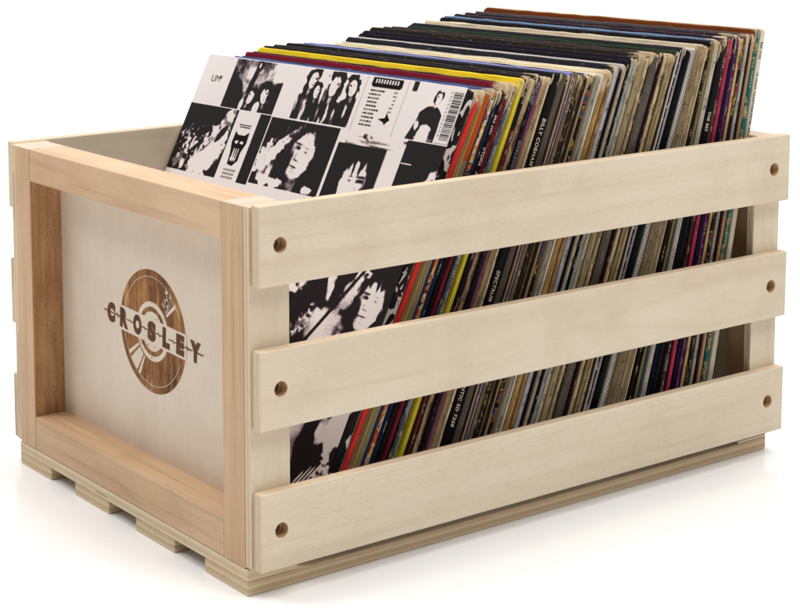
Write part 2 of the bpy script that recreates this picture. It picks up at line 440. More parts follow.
HS = [.3613, .3579, .3566, .3583, .3552, .3564, .3591, .3580, .3610, .3621, .3585, .3612, .3573, .3574, .3566, .3573, .3561, .3553, .3570, .3565, .3541, .3534, .3528, .3520, .3530, .3521, .3517, .3523, .3526, .3535, .3570, .3548, .3572, .3604, .3629, .3610, .3634, .3594, .3617, .3633, .3607, .3609, .3601, .3616, .3628, .3639, .3649, .3617, .3620, .3636, .3612, .3594, .3581, .3606, .3597, .3574, .3585, .3557, .3562, .3578, .3546, .3543, .3568, .3558, .3552, .3589, .3583]
# (spine pattern, spine colours, cover/top colour, wear, spine lettering or None, label)
# lettering: (text, colour, start distance below the top, letter height as a share of the spine) ; 'marks' = worn unreadable print
T = 'record sleeve '
SP = [
 ('blobs', ['#1b1719', '#1b1719', '#2b2024', '#d8cac6'], '#e9ded9', .10, None, 'front record sleeve with a black and white photo collage cover and a barcode'),
 ('plain', ['#d8362a'], '#c9c0c4', .30, None, 'bright red spined record sleeve standing right behind the photo collage sleeve'),
 ('block', ['#857a5c', '#a8481c'], '#c7b898', .22, None, 'drab olive record sleeve whose spine turns rust orange at the top'),
 ('blobs', ['#c9552a', '#d8b23c', '#d8cfba', '#2c2a30', '#cf6a34'], '#4a5d94', .30, 'marks_light', 'record sleeve with a mixed orange, yellow and white patterned spine'),
 ('plain', ['#1d2a44'], '#46598e', .35, None, 'thin navy blue spined record sleeve, second in front of the deep maroon one'),
 ('plain', ['#141216'], '#2a2c3c', .34, [('BRK 6991', '#c9b9a6', .021, .60, .0150), ('UTOPIA', '#d8c8b4', .047, .74, .0145), ('ADVENTURES IN UTOPIA', '#d8c8b4', .066, .74, .050)], 'black record sleeve with cream white capitals, directly in front of the deep maroon one'),
 ('plain', ['#701a2c'], '#771328', .40, None, 'deep maroon record sleeve with a scuffed top corner, in front of the slate grey one'),
 ('torn', ['#50565c', '#7d868c'], '#2c2626', .50, 'marks_light', 'slate grey blue record sleeve with pale scuffs, directly in front of the yellow one'),
 ('edge', ['#d9c43a', '#9f9628'], '#f0ce2c', .24, None, 'bright yellow record sleeve, the only yellow spine in the crate'),
 ('foot', ['#1c1618', '#5c2622', '#26364a'], '#211d1a', .30, 'marks_light', 'black record sleeve with dark red and dark blue patches, just behind the yellow one'),
 ('torn', ['#b08c6c', '#5b4234'], '#2b2823', .55, None, 'worn coppery brown record sleeve in front of the black one with teal lettering'),
 ('speck', ['#17181a', '#4a4b4c'], '#332e2a', .36, [('GARLAND', '#5f8c86', .006, .74, .0180), ('GARLAND', '#5f8c86', .053, .74, .0225)], 'black record sleeve with teal lettering on its spine'),
 ('plain', ['#7c3a5c'], '#272226', .22, None, 'magenta purple record sleeve beside the black one with teal lettering'),
 ('speck', ['#a58a64', '#86694a'], '#e2d0ac', .45, None, 'tan brown record sleeve with rubbed spine directly behind the magenta one'),
 ('torn', ['#d9c6a2', '#c0aa84'], '#dccba8', .50, 'marks_dark', 'torn cream record sleeve, second behind the magenta purple one'),
 ('plain', ['#13120f'], '#1b1b1c', .20, [('BILLY COBHAM', '#d2c4aa', .0365, .48, .0375), ('SPECTRUM', '#d2c4aa', .158, .46, .024), ('ATLANTIC SD 7268', '#d2c4aa', .236, .44, .044)], 'black record sleeve with large cream capitals, directly behind the torn cream one'),
 ('grid', ['#4b453d', '#78706400'[:7]], '#2a2a2a', .22, None, 'charcoal record sleeve with a fine grid spine, second in front of the lavender one'),
 ('plain', ['#b98f5e'], '#3a3733', .30, None, 'very thin orange tan record sleeve just in front of the lavender one'),
 ('edge', ['#4d4468', '#c2bccd'], '#8f93cf', .14, None, 'lavender blue record sleeve with a pale lilac spine edge'),
 ('ribs', ['#5d4836', '#8d7256'], '#2f2626', .28, None, 'brown streaked record sleeve directly behind the lavender one'),
 ('blobs', ['#2c2620', '#2c2620', '#77745a', '#3a322a'], '#30222a', .30, None, 'dark brown record sleeve with dull green spots, second behind the lavender one'),
 ('ribs', ['#3c2e22', '#86694a'], '#3b2d24', .25, None, 'brown record sleeve with fine tan lines, third behind the lavender one'),
 ('plain', ['#2a1f17'], '#57463a', .20, None, 'thin blackish brown record sleeve, fourth behind the lavender one'),
 ('plain', ['#a58d6a'], '#d9c9a4', .25, None, 'thin tan record sleeve in front of the black one with yellow and red blobs'),
 ('blobs', ['#17171a', '#17171a', '#b8922c', '#17171a', '#b23a4c', '#2d4c68'], '#d8cbb4', .16, None, 'black record sleeve with yellow, red and blue blobs down its spine'),
 ('plain', ['#7d664a'], '#cdbda0', .22, None, 'grey brown record sleeve right behind the one with yellow and red blobs'),
 ('dash', ['#a3a08c', '#7d7a68'], '#e2d6bc', .12, None, 'grey green record sleeve with a finely ribbed spine'),
 ('plain', ['#d9d6d2'], '#dcd2bc', .10, None, 'thin white record sleeve in front of the caramel brown pair'),
 ('torn', ['#a07a44', '#bb9158'], '#e3d3b0', .40, None, 'caramel brown record sleeve, the front one of the caramel pair'),
 ('torn', ['#8c6c40', '#a98654'], '#ddd0b4', .40, None, 'darker caramel record sleeve, the rear one of the caramel pair'),
 ('edge', ['#b9b2b4', '#8f898e'], '#26282f', .30, None, 'lilac grey glossy record sleeve behind the caramel pair'),
 ('plain', ['#121114'], '#17151b', .06, None, 'glossy black record sleeve between the lilac grey and the pale stone ones'),
 ('plain', ['#b09f86'], '#c9c2b8', .10, None, 'pale stone record sleeve between two narrow black ones'),
 ('plain', ['#0f0f12'], '#191720', .10, None, 'narrow black record sleeve in front of the pale mint striped one'),
 ('ribs', ['#c4cdc4', '#4f5a54'], '#221c2c', .10, None, 'pale mint record sleeve with dark stripes along its spine'),
 ('speck', ['#b8aa92', '#9c8d78'], '#191720', .14, None, 'light grey record sleeve in front of the broad khaki one'),
 ('speck', ['#a08f6c', '#928260'], '#2a2420', .3, None, 'broad khaki record sleeve in front of the torn cream and brown one'),
 ('torn', ['#a9926c', '#dcc396'], '#6b5138', .45, 'marks_dark', 'torn cream and tan record sleeve behind the broad khaki one'),
 ('speck', ['#5b544b', '#463f3a'], '#3a2e26', .36, 'marks_pale', 'broad dark grey record sleeve with faint lettering behind the torn cream and tan one'),
 ('plain', ['#2c1720'], '#2b2422', .24, 'marks_pink', 'maroon black record sleeve with small pink lettering'),
 ('speck', ['#c9b184', '#ad9468'], '#d8c6a0', .32, None, 'tan cream record sleeve behind the maroon black one with pink lettering'),
 ('ribs', ['#78684a', '#a08c66'], '#33302a', .3, None, 'khaki brown record sleeve with ribbed spine behind the tan cream one'),
 ('plain', ['#b49a6c'], '#2b2e26', .3, None, 'tan record sleeve, second in front of the thin lilac white one'),
 ('plain', ['#35271b'], '#24201e', .15, None, 'thin dark brown record sleeve right in front of the lilac white one'),
 ('plain', ['#c8c2c6'], '#2c4a30', .22, None, 'thin lilac white record sleeve in front of the black one with white flecks'),
 ('speck', ['#1b191a', '#b8b2aa'], '#26242a', .10, None, 'narrow black record sleeve dusted with white flecks'),
 ('ribs', ['#cbc6bf', '#2a2624'], '#2b2a30', .08, None, 'thin white record sleeve with dark lines in front of the broad black one'),
 ('plain', ['#0c0c0d'], '#141416', .05, None, 'broad plain black record sleeve between two white striped ones'),
 ('dash', ['#d3d2cc', '#4c504c'], '#d8cfc0', .06, None, 'white record sleeve with dark dashes along its spine, behind the broad black one'),
 ('plain', ['#8a7454'], '#dacaae', .18, None, 'dull brown record sleeve behind the white one with dark dashes'),
 ('speck', ['#a48c68', '#8f7855'], '#e0d2b6', .18, None, 'tan brown record sleeve, second behind the white one with dark dashes'),
 ('plain', ['#cdb592'], '#d9caa8', .20, None, 'very thin cream record sleeve in front of the blackish brown one'),
 ('plain', ['#1f1713'], '#141314', .14, None, 'blackish brown record sleeve in front of the olive one'),
 ('plain', ['#837645'], '#1f1c1e', .16, None, 'olive green brown record sleeve between blackish brown and pale stone ones'),
 ('edge', ['#b9ae98', '#cfc4b2'], '#6f8cae', .24, 'marks_dark', 'pale stone record sleeve in front of the black one with bold white capitals'),
 ('plain', ['#141012'], '#2c3a52', .20, [('THE BES', '#d2c8b4', .0600, .70, .0165)], 'black record sleeve with bold white capitals, second in front of the pink red one'),
 ('foot', ['#3b2a22', '#4c3a30', '#6a5a54'], '#3c2c34', .30, 'marks_light', 'dark brown record sleeve with small cream lettering beside the pink red one'),
 ('speck', ['#c0385a', '#aa2c4e'], '#5b2a40', .20, 'marks_dark', 'pink red record sleeve, the only pink spine in the crate'),
 ('plain', ['#17142a'], '#332030', .15, None, 'midnight blue black record sleeve between the pink red and the purple ones'),
 ('speck', ['#63285e', '#8a4a84'], '#3c3038', .34, None, 'purple record sleeve near the back of the crate'),
 ('torn', ['#cdaf7e', '#b8945e'], '#4b3a38', .35, None, 'tan record sleeve directly behind the purple one'),
 ('blobs', ['#241b1c', '#241b1c', '#a89a3a', '#2a2422', '#8a3040'], '#c7b490', .22, 'marks_pale', 'black record sleeve with yellow green and dark red spots near the back'),
 ('edge', ['#b3aca0', '#8f8a84'], '#4a4a50', .30, None, 'silver grey record sleeve near the back of the crate'),
 ('plain', ['#2e1f16'], '#2a2320', .15, None, 'very thin dark brown record sleeve in front of the copper pink one'),
 ('speck', ['#b68c6a', '#9b6c50'], '#6a4a34', .35, None, 'copper pink record sleeve with a rubbed spine near the back'),
 ('blobs', ['#1d6a62', '#1d6a62', '#b7a873', '#174e40', '#b7a873'], '#84451f', .26, None, 'teal blotched record sleeve second from the back, with a brown top edge'),
 ('plain', ['#d8d0b8'], '#d9d0b8', .06, [('BSK 3105', '#3c3934', .0112, .44, .0140), ('10 YEARS TOGETHER/PETER, PAUL AND MARY', '#3c3934', .0370, .46, .0740)], 'rearmost record sleeve, plain cream with small dark capitals down its spine'),
]
assert len(SP) == len(B)-1, (len(SP), len(B))
INK = {}
def ink(h):
    if h not in INK: INK[h] = plain('spine_ink', h, .5, .3)
    return INK[h]

def sleeve_mesh(t, H, rnd, wavy):
    """a record sleeve: rounded worn corners, slightly uneven edges, soft spine"""
    out = []
    rs = [rnd.uniform(.0015, .005) for _ in range(4)]
    cs = [((0, 0), 0), ((RW, 0), 1), ((RW, H), 2), ((0, H), 3)]
    def arc(cx, cz, r, a0):
        return [(cx+r*math.cos(R(a0+90*k/5)), cz+r*math.sin(R(a0+90*k/5))) for k in range(6)]
    out += arc(rs[0], rs[0], rs[0], 180)
    out += [(RW*k/14, 0) for k in range(1, 14)]
    out += arc(RW-rs[1], rs[1], rs[1], 270)
    out += [(RW, H*k/10) for k in range(1, 10)]
    out += arc(RW-rs[2], H-rs[2], rs[2], 0)
    out += [(RW*(1-k/22), H) for k in range(1, 22)]
    out += arc(rs[3], H-rs[3], rs[3], 90)
    out += [(0, H*(1-k/14)) for k in range(1, 14)]
    j = lambda: rnd.gauss(0, wavy)
    out = [(max(0, y)+j()*.5, z+j()) for y, z in out]
    e = min(t*.32, .0012)
    prof = [(0, e), (e*.35, e*.3), (e, 0), (t-e, 0), (t-e*.35, e*.3), (t, e)]
    bm = bmesh.new(); rings = []
    cyc, czc = RW/2, H/2
    for x, ins in prof:
        ring = []
        for y, z in out:
            sy = 1-ins/(RW/2); sz = 1-ins/(H/2)
            ring.append(bm.verts.new((x, cyc+(y-cyc)*sy, czc+(z-czc)*sz)))
        rings.append(ring)
    n = len(out)
    for a, b in zip(rings, rings[1:]):
        for i in range(n):
            bm.faces.new((a[i], a[(i+1) % n], b[(i+1) % n], b[i]))
    bm.faces.new(rings[0]); bm.faces.new(list(reversed(rings[-1])))
    bmesh.ops.recalc_face_normals(bm, faces=bm.faces[:])
    bm.normal_update()
    for f in bm.faces:
        c = f.calc_center_median()
        if c.y < .0045 and c.z < H-.0009 and c.z > .0012 and abs(f.normal.x) < .95 and c.y < (H-c.z)+.0012: f.material_index = 1
        if len(f.verts) > 10: f.smooth = False
        else: f.smooth = True
    return bm

def lettering(parent, spec, t, H, rnd, h):
    mats = []
    pr = Print(lambda a, b, layer: (b, -.00022, H-a))        # a runs down the spine, b across it
    if isinstance(spec, str):                                # worn print too small and rubbed to read
        colr = {'marks_light': '#cdbfa8', 'marks_dark': '#2a241f', 'marks_pale': '#8d8272', 'marks_pink': '#c07c8c'}[spec]
        mats = [ink(colr)]; a = rnd.uniform(.012, .03); hh = min(t*.42, .0022); b0 = (t-hh)/2
        while a < H-.02:
            for _ in range(rnd.randint(3, 9)):
                w = hh*rnd.uniform(.45, .75)
                for _ in range(rnd.randint(1, 3)):
                    if rnd.random() < .5:
                        s = a+rnd.random()*w; pr.poly([(s, b0), (s+hh*.16, b0), (s+hh*.16, b0+hh), (s, b0+hh)], 0, 0)
                    else:
                        s = b0+rnd.choice([0, .42, .84])*hh; pr.poly([(a, s), (a+w, s), (a+w, s+hh*.16), (a, s+hh*.16)], 0, 0)
                a += w+hh*.22
                if a > H-.02: break
            a += rnd.uniform(.006, .03)
    else:
        for txt, colr, start, share, length in spec:
            m = ink(colr)
            if m not in mats: mats.append(m)
            hh = t*share
            # letters read downwards with their tops towards the back of the crate
            stamp(pr, txt, start, t*.5-hh*.5, length, hh, mats.index(m), 0, bold=.018, spacing=1.15)
    if not pr.bm.faces: pr.bm.free(); return
    mesh_obj('spine_lettering', pr.bm, mats, parent)

# the collage on the front sleeve: a plain generic arrangement of black and white panels
def collage(parent, t, H):
    K, WH, MV, GR = 0, 1, 2, 3
    rnd = random.Random(11)
    pr = Print(lambda u, v, layer: (-.00016-.00007*layer, RW-u, H-v))
    def clip(pts, r):
        u0, v0, u1, v1 = r
        for ax, lim, sgn in ((0, u0, 1), (0, u1, -1), (1, v0, 1), (1, v1, -1)):
            o = []
            for i in range(len(pts)):
                a, b = pts[i-1], pts[i]; ia, ib = (a[ax]-lim)*sgn >= 0, (b[ax]-lim)*sgn >= 0
                if ia != ib:
                    k = (lim-a[ax])/(b[ax]-a[ax]); o.append((a[0]+(b[0]-a[0])*k, a[1]+(b[1]-a[1])*k))
                if ib: o.append(b)
            pts = o
            if len(pts) < 3: return None
        return pts
    def P(pts, m, l, r):
        pts = clip(pts, r)
        if pts: pr.poly(pts, m, l)
    def rect(r, m, l): pr.poly([(r[0], r[1]), (r[2], r[1]), (r[2], r[3]), (r[0], r[3])], m, l)
    def blob(u, v, ru, rv, m, l, r, jit=.18, n=22, rot=0):
        ph = [rnd.uniform(0, 6.28) for _ in range(3)]
        pts = []
        for i in range(n):
            a = 2*math.pi*i/n
            k = 1+jit*(.5*math.sin(2*a+ph[0])+.4*math.sin(3*a+ph[1])+.3*math.sin(5*a+ph[2]))+rnd.uniform(-.35, .35)*jit
            x, y = ru*k*math.cos(a), rv*k*math.sin(a)
            pts.append((u+x*math.cos(rot)-y*math.sin(rot), v+x*math.sin(rot)+y*math.cos(rot)))
        P(pts, m, l, r)
    def crumbs(r, n, m, l, s0=.0008, s1=.004, e=1.0):
        for _ in range(n):
            blob(rnd.uniform(r[0], r[2]), rnd.uniform(r[1], r[3]), rnd.uniform(s0, s1), rnd.uniform(s0, s1)*e, m, l, r, .5, 12, rnd.uniform(0, 3))

    # ---- pictures: brightness fields on a fine grid, printed in three coarse tones by the material
    import numpy as np
    rg = np.random.default_rng(5)
    nx, ny = 520, 566
    U, V = np.meshgrid(np.linspace(.0006, RW-.0006, nx), np.linspace(.0006, H-.0006, ny))
    Lm = np.ones((ny, nx))
    def vnoise(cu, cv):                                  # smooth noise with cells of cu x cv metres
        gx, gy = int(RW/cu)+3, int(H/cv)+3
        g = rg.random((gy, gx)); x, y = U/cu, V/cv
        i, j = x.astype(int), y.astype(int); fx, fy = x-i, y-j; fx = fx*fx*(3-2*fx); fy = fy*fy*(3-2*fy)
        return (g[j, i]*(1-fx)+g[j, i+1]*fx)*(1-fy)+(g[j+1, i]*(1-fx)+g[j+1, i+1]*fx)*fy
    n1, n2, n3, n4 = vnoise(.012, .012), vnoise(.005, .005), vnoise(.0022, .0022), vnoise(.0025, .009)
    fb = .5*n1+.3*n2+.2*n3
    sg = lambda x, w: 1/(1+np.exp(-np.clip(x/w, -40, 40)))
    def box(r): return (U >= r[0]) & (U <= r[2]) & (V >= r[1]) & (V <= r[3])
    def fill(r, val): Lm[box(r)] = (val if np.isscalar(val) else val[box(r)])
    def lay(m, val, r):
        m = m*box(r); Lm[:] = Lm*(1-m)+val*m
    def ell(u, v, a, b, rot=0, soft=.08, wob=.25):
        x, y = U-u, V-v; c_, s_ = math.cos(rot), math.sin(rot)
        X, Y = (x*c_+y*s_)/a, (-x*s_+y*c_)/b
        return sg(1-np.sqrt(X*X+Y*Y)+wob*(n2-.5)+wob*.6*(n3-.5), soft)
    def head(u, v, s, r, light=-1, tilt=0., turn=0., long=1.0, smile=.0):
        c_, s_ = math.cos(tilt), math.sin(tilt)
        x, y = ((U-u)*c_+(V-v)*s_)/s+.10*(n2-.5)*.6, (-(U-u)*s_+(V-v)*c_)/s+.10*(n1-.5)*.6
        G = lambda cx, cy, sx, sy: np.exp(-((x-cx)/sx)**2-((y-cy)/sy)**2)
        hair = sg(1-np.sqrt((x/.68)**2+((y+.12)/.80)**2)+.55*(n2-.5)+.3*(n3-.5), .06)
        fall = sg(.62-np.abs(x)+.5*(n4-.5)+.2*(n2-.5), .06)*sg(y+.2, .1)*sg(.55+.55*long-y+.5*(n4-.5), .08)
        lay(np.maximum(hair, fall), .10+.50*np.clip(n4-.55, 0, 1)*(1+light*-.8*x), r)
        t = turn*.16
        f = sg(1-np.sqrt(((x-t)/(.40-.05*np.clip(y, 0, 1)))**2+((y-.08)/.60)**2)+.10*(n3-.5), .05)
        f *= sg(y+.36+.22*np.abs(x-.1*light)+.5*(n4-.5), .05)
        sk = .92+light*.75*(x-t)-.12*np.clip(y, 0, 1)
        for sx in (-.17, .18):
            cx = t*1.35+sx*(1-.25*abs(turn)*(1 if sx*turn > 0 else 0))
            sk -= .62*G(cx, -.06, .105, .050)+.55*G(cx-.01*light, -.155, .135, .028)
            sk += .30*G(cx, .04, .09, .04)
        sk -= .38*G(t*1.6-.075*light, .08, .035, .13)+.55*G(t*1.5, .215, .085, .026)
        sk += .25*G(t*1.6+.02, .10, .03, .12)
        sk -= .62*G(t*1.4, .365, .13+.05*smile, .026)+.30*G(t*1.4, .425, .09, .030)
        sk += .35*smile*G(t*1.4, .385, .09, .016)
        sk -= .35*G(t*1.2, .50, .10, .022)
        sk -= .55*G(t-.33*light, .30, .10, .26)
        lay(f, sk+.18*(fb-.5), r)
        nk = sg(.17-np.abs(x-t*.4), .03)*sg(y-.60, .03)*sg(1.1-y, .05)
        lay(nk*(1-f), .55+light*.9*x-.7*np.clip(.85-y, 0, 1)+.2*(n2-.5), r)
    def body(u, v, s, r, tone=.12, fold=.5, light=-1, shirt=True):
        x, y = (U-u)/s, (V-v)/s
        w = .30+.75*np.clip(y/.55, 0, 1)**.6+.06*np.clip(y, 0, 3)
        m = sg(w-np.abs(x)+.12*(n2-.5), .04)*sg(y, .04)
        lay(m, tone+fold*np.clip(n4-.50, 0, 1)*1.6+.10*light*x, r)
        if shirt: lay(sg(.13-.05*y-np.abs(x+.02)+.05*(n3-.5), .03)*sg(y, .03)*sg(1.2-y, .05), .85+.4*(n2-.5), r)
    # first row
    r = (.0435, .0010, .117, .0460)
    fill(r, .50+.75*(fb-.42)+.9*(U-.075)*3)
    lay(sg(V-.030-.010*np.sin(U*90)+.016*(n2-.5), .0012), .06+.25*np.clip(n3-.6, 0, 1), r)
    lay(sg(.0028-np.abs(U-.0755+(V-.02)*.16), .0004)*sg(.030-V, .001), .05, r); lay(ell(.0785, .005, .0032, .0045), .08, r); lay(ell(.0783, .005, .0012, .0026), .9, r)
    lay(sg(U-.088, .001)*sg(V-.017-.004*n2, .001), .08+.3*np.clip(n2-.6, 0, 1), r)
    head(.0800, .0330, .0110, r, 1, .3); head(.0985, .0300, .0120, r, -1, -.2); lay(ell(.0920, .043, .004, .006), .85, r); lay(ell(.0705, .041, .003, .006), .7, r)
    r = (.1405, .0012, .2135, .0460)
    for u, v, s, ti in ((.1535, .0105, .0125, .05), (.1625, .0200, .0100, -.1), (.1840, .0130, .0150, .1), (.2050, .0120, .0125, -.1)):
        body(u, v+.85*s, s*1.05, r, .10, .75, -1, s != .0100); head(u, v, s, r, -1 if u < .19 else 1, ti, .5 if u < .17 else -.4, 1.3)
    # seated figure
    r = (.2790, .0012, .3140, .0470)
    lay(sg(.0030-np.abs(U-.2755), .0004)*sg(.009-V, .0006), .1, (.27, 0, .29, .02))
    body(.3015, .0185, .0112, r, .07, .12, -1, False); head(.3035, .0115, .0080, r, 1, .1, .8, .2)
    lay(ell(.2990, .0430, .0055, .0100, .15), .92+.3*(n3-.5), r); lay(ell(.3065, .0440, .0040, .009, -.2), .8, r)
    lay(sg(U-.2830-(.046-V)*.35, .0005)*sg(.2925-U, .0005)*sg(V-.029, .0005), .10+.95*np.clip(n3-.5, 0, 1), r)
    lay(sg(U-.3070, .0005)*sg(V-.037, .0005), .08+.9*np.clip(n2-.55, 0, 1), r)
    lay(ell(.2905, .0350, .0022, .0030), .9, r)
    # second row
    r = (.0006, .0468, .0715, .1085)
    fill(r, .08+.0*U); lay(ell(.050, .088, .016, .030, .55, .06, .35), .93+.5*(n2-.6), r); lay(ell(.061, .060, .0075, .014, .45, .08, .4), .80+.7*(n2-.55), r)
    lay(ell(.063, .053, .004, .0045), .85, r); lay(ell(.060, .070, .0035, .010, .6), .12, r); lay(ell(.046, .080, .003, .013, .7), .2+.6*n3, r)
    lay(ell(.021, .086, .014, .016, .2, .25, .8), .42+.9*(n3-.45), r); lay(ell(.012, .100, .010, .008, 0, .2, .8), .45+.8*(n2-.5), r)
    for k in range(4): lay(ell(.032+.004*k, .101+.001*k, .0016, .004, .3), .8, r)
    r = (.0735, .0475, .1028, .1085); fill(r, 1.0)
    r = (.1032, .0468, .1180, .1085); fill(r, .07+.35*np.clip(n4-.7, 0, 1)*2)
    fill((.0715, .0468, .0730, .1085), .07)
    r = (.1190, .0475, .2085, .1060)
    fill(r, .08+.5*np.clip(n4-.62, 0, 1)*2)
    for k in range(3): lay(ell(.150-.008*k, .062+.010*k, .020, .0028, -.65, .12, .5), .75+.5*(n3-.5), r)
    lay(ell(.133, .090, .011, .015, .3, .12, .7), .80+.9*(n2-.5), r); lay(ell(.127, .076, .005, .010, .5, .1, .5), .75+.6*(n3-.5), r)
    body(.172, .101, .034, r, .10, .8, -1, False); head(.178, .074, .0355, r, 1, .16, -.9, .9)
    lay(ell(.150, .102, .010, .004, .1, .1, .8), .9, r); lay(ell(.195, .103, .006, .003, 0, .1, .9), .8, r)
    r = (.2120, .0585, .2700, .1160)
    fill(r, .07+.0*U); head(.2430, .0890, .0370, r, -1, -.06, .3, .9, .9)
    fill((.2690, .0600, .2705, .1160), .5); 
    r = (.2190, .0480, .2900, .0580); fill(r, .78+.9*(vnoise(.012, .0016)-.55)); lay(ell(.244, .0505, .008, .004, 0, .1, .9), .15+.7*n3, r)
    r = (.2880, .0475, RW-.0006, .1160); fill(r, .06+.0*U); lay(ell(.326, .082, .008, .016, .3), .85+.5*(n2-.5), r); lay(ell(.325, .084, .004, .010, .3), .1, r)
    fill((.2885, .0655, .3010, .0663), .6)
    # rows further down
    vv = .1180
    for hgt in (.052, .052, .052, .046, .034):
        uu = .0010
        while uu < RW-.02:
            w_ = rg.choice([.040, .055, .070]); r = (uu, vv, min(uu+w_, RW-.0008), min(vv+hgt, H-.0012))
            fill(r, .10+.5*np.clip(n1-.5, 0, 1)); body((r[0]+r[2])/2, vv+.034, .022, r, .1, .7); head((r[0]+r[2])/2, vv+.022, .022, r, rg.choice([-1, 1]), rg.uniform(-.2, .2), rg.uniform(-.7, .7))
            uu += w_+.0012
        vv += hgt+.0012
    r = (.2060, .1395, RW-.0006, .2290)
    fill(r, .07+.0*U)
    lay(ell(.2270, .1620, .010, .020, .25, .1, .7), .62+1.0*(n2-.5), r); lay(ell(.2610, .1560, .0048, .026, -.12, .06, .2), .66+.3*(n2-.5), r)
    lay(ell(.2920, .1540, .0110, .034, .32, .05, .25), .72+.3*(n1-.5), r); lay(ell(.2830, .1480, .006, .018, .3, .06, .2), .10, r)
    lay(ell(.2700, .2000, .022, .016, -.1, .05, .25), .64+.4*(n1-.5), r); lay(sg(.0016-np.abs(U-.2700+(V-.19)*.6), .0004), .1, r)
    lay(ell(.2440, .2020, .006, .016, .5, .1, .6), .12+.6*n3, r)
    head(.3130, .1740, .0330, r, 1, .12, -.5, 1.0, .5)
    r = (.2300, .2450, RW-.0006, .3400)
    fill(r, .07+.0*U); lay(sg(.2900-U+.010*(n1-.5)+(V-.29)*.10, .0006), .55+.25*(n1-.5), r)
    lay(ell(.3130, .2640, .0100, .020, .35, .06, .4), .62+.5*(n2-.5), r); lay(ell(.3240, .2640, .0110, .028, .15, .05, .3), .90+.4*(n2-.5), r)
    lay(ell(.3130, .2560, .0030, .007, .4), .1, r); lay(ell(.3290, .2850, .004, .006), .15, r); lay(ell(.3250, .3050, .008, .012, .4, .1, .7), .65+.6*(n3-.5), r)
    for k in range(4): lay(ell(.300+.005*k, .312-.003*k, .0009, .012, .55), .7, r)
    Z_ = np.full(U.shape, -.00012)
    co_ = np.stack([Z_, RW-U, H-V], -1).reshape(-1, 3)
    idx = np.arange(nx*ny).reshape(ny, nx)
    q_ = np.stack([idx[:-1, :-1], idx[:-1, 1:], idx[1:, 1:], idx[1:, :-1]], -1).reshape(-1, 4)
    me = bpy.data.meshes.new('cover_print')
    me.vertices.add(len(co_)); me.vertices.foreach_set('co', co_.ravel())
    me.loops.add(q_.size); me.loops.foreach_set('vertex_index', q_.ravel())
    me.polygons.add(len(q_)); me.polygons.foreach_set('loop_start', np.arange(0, q_.size, 4))
    me.update(calc_edges=True); me.validate()
    at = me.attributes.new('tone', 'FLOAT', 'POINT'); at.data.foreach_set('value', Lm.ravel().astype(np.float32))
    pm = N('printed_picture'); an = pm.t.nodes.new('ShaderNodeAttribute'); an.attribute_name = 'tone'
    pc = pm.coords(); g1 = pm.noise(pc, 620, 4, .7); g2 = pm.noise(pc, 2300, 2)
    tv = pm.ma('ADD', an.outputs['Fac'], pm.ma('ADD', pm.ma('MULTIPLY', pm.ma('SUBTRACT', g1, .5), .42), pm.ma('MULTIPLY', pm.ma('SUBTRACT', g2, .5), .12)))
    me.materials.append(pm.done(pm.ramp(tv, [(.30, lin('#1b1618')), (.40, lin('#4d4043')), (.50, lin('#97868a')), (.58, lin('#d9cdc9')), (.66, lin('#eae1dd'))]), .5, .12))
    link(bpy.data.objects.new('cover_print', me), parent)
    # track list panel: heading strip, rows of print too small to read, small emblem
    rr = (.2205, .0010, .2665, .0475)
    rect((.2185, .001, .2188, .0475), GR, 1); rect((.2672, .001, .2675, .0475), GR, 1)
    P([(.2255, .0015), (.2605, .0015), (.2610, .0075), (.2590, .0095), (.2270, .0095), (.2250, .0075)], K, 2, rr)
    for k in range(9): rect((.229+k*.0032, .0028, .2306+k*.0032, .0062), WH, 3)
    for k in range(10):
        v = .0118+k*.0032; u = .2262+rnd.uniform(0, .001)
        while u < .2400+rnd.uniform(-.003, .003):
            w = rnd.uniform(.0010, .0028); rect((u, v, u+w, v+.0013), K if rnd.random() < .7 else GR, 2); u += w+.0006
        if k < 6: rect((.254+rnd.uniform(0, .002), v, .2585, v+.0010), GR, 2)
    P([(.2465, .0350), (.2540, .0335), (.2545, .0290), (.2575, .0325), (.2600, .0345), (.2575, .0365), (.2555, .0390), (.2535, .0370)], K, 2, rr)
    
    # barcode
    rect((.3150, .0040, .3300, .0460), WH, 5)
    v = .0052
    while v < .0440:
        w = rnd.choice([.0003, .0003, .0006, .0009]); rect((.3195, v, .3292, v+w), K, 6); v += w+rnd.choice([.0003, .0004, .0007])
    for k in range(12): rect((.3166, .0056+k*.0031, .3184, .0060+k*.0031), K, 6); rect((.3166, .0056+k*.0031, .3170, .0074+k*.0031), K, 6)
    # maker's mark in the white corner panel
    uw = stamp(pr, 'UM', .0165, -.0250, 0, .0062, K, 2, bold=-.006, tf=lambda a, b: (a, -b), keep=True)
    stamp(pr, 'e', .0166+uw, -.0218, 0, .0030, K, 2, bold=.0, tf=lambda a, b: (a, -b), keep=True)
    r = (.0730, .0560, .1030, .1085)
    for k in range(2): rect((.080+k*.002, .0585+k*.0019, .097-k*.001, .0593+k*.0019), K, 2)
    P([(.0790, .0650), (.0835, .0680), (.0925, .0680), (.0975, .0645), (.0985, .0745), (.0950, .0830), (.0955, .0900), (.0900, .0955), (.0830, .0945), (.0815, .0840), (.0785, .0750)], K, 2, r)
    blob(.0850, .0745, .0022, .0014, WH, 3, r); blob(.0922, .0745, .0022, .0014, WH, 3, r)
    for k in range(3):
        P([(.0850+k*.0030, .080), (.0860+k*.0030, .080), (.0875+k*.0022, .090), (.0855+k*.0026, .092), (.0840+k*.003, .089), (.0850+k*.003, .088)], WH, 3, r)
    for k in range(3):
        u = .081
        while u < .096: w = rnd.uniform(.001, .002); rect((u, .0985+k*.0033, u+w, .1002+k*.0033), GR, 2); u += w+.0007
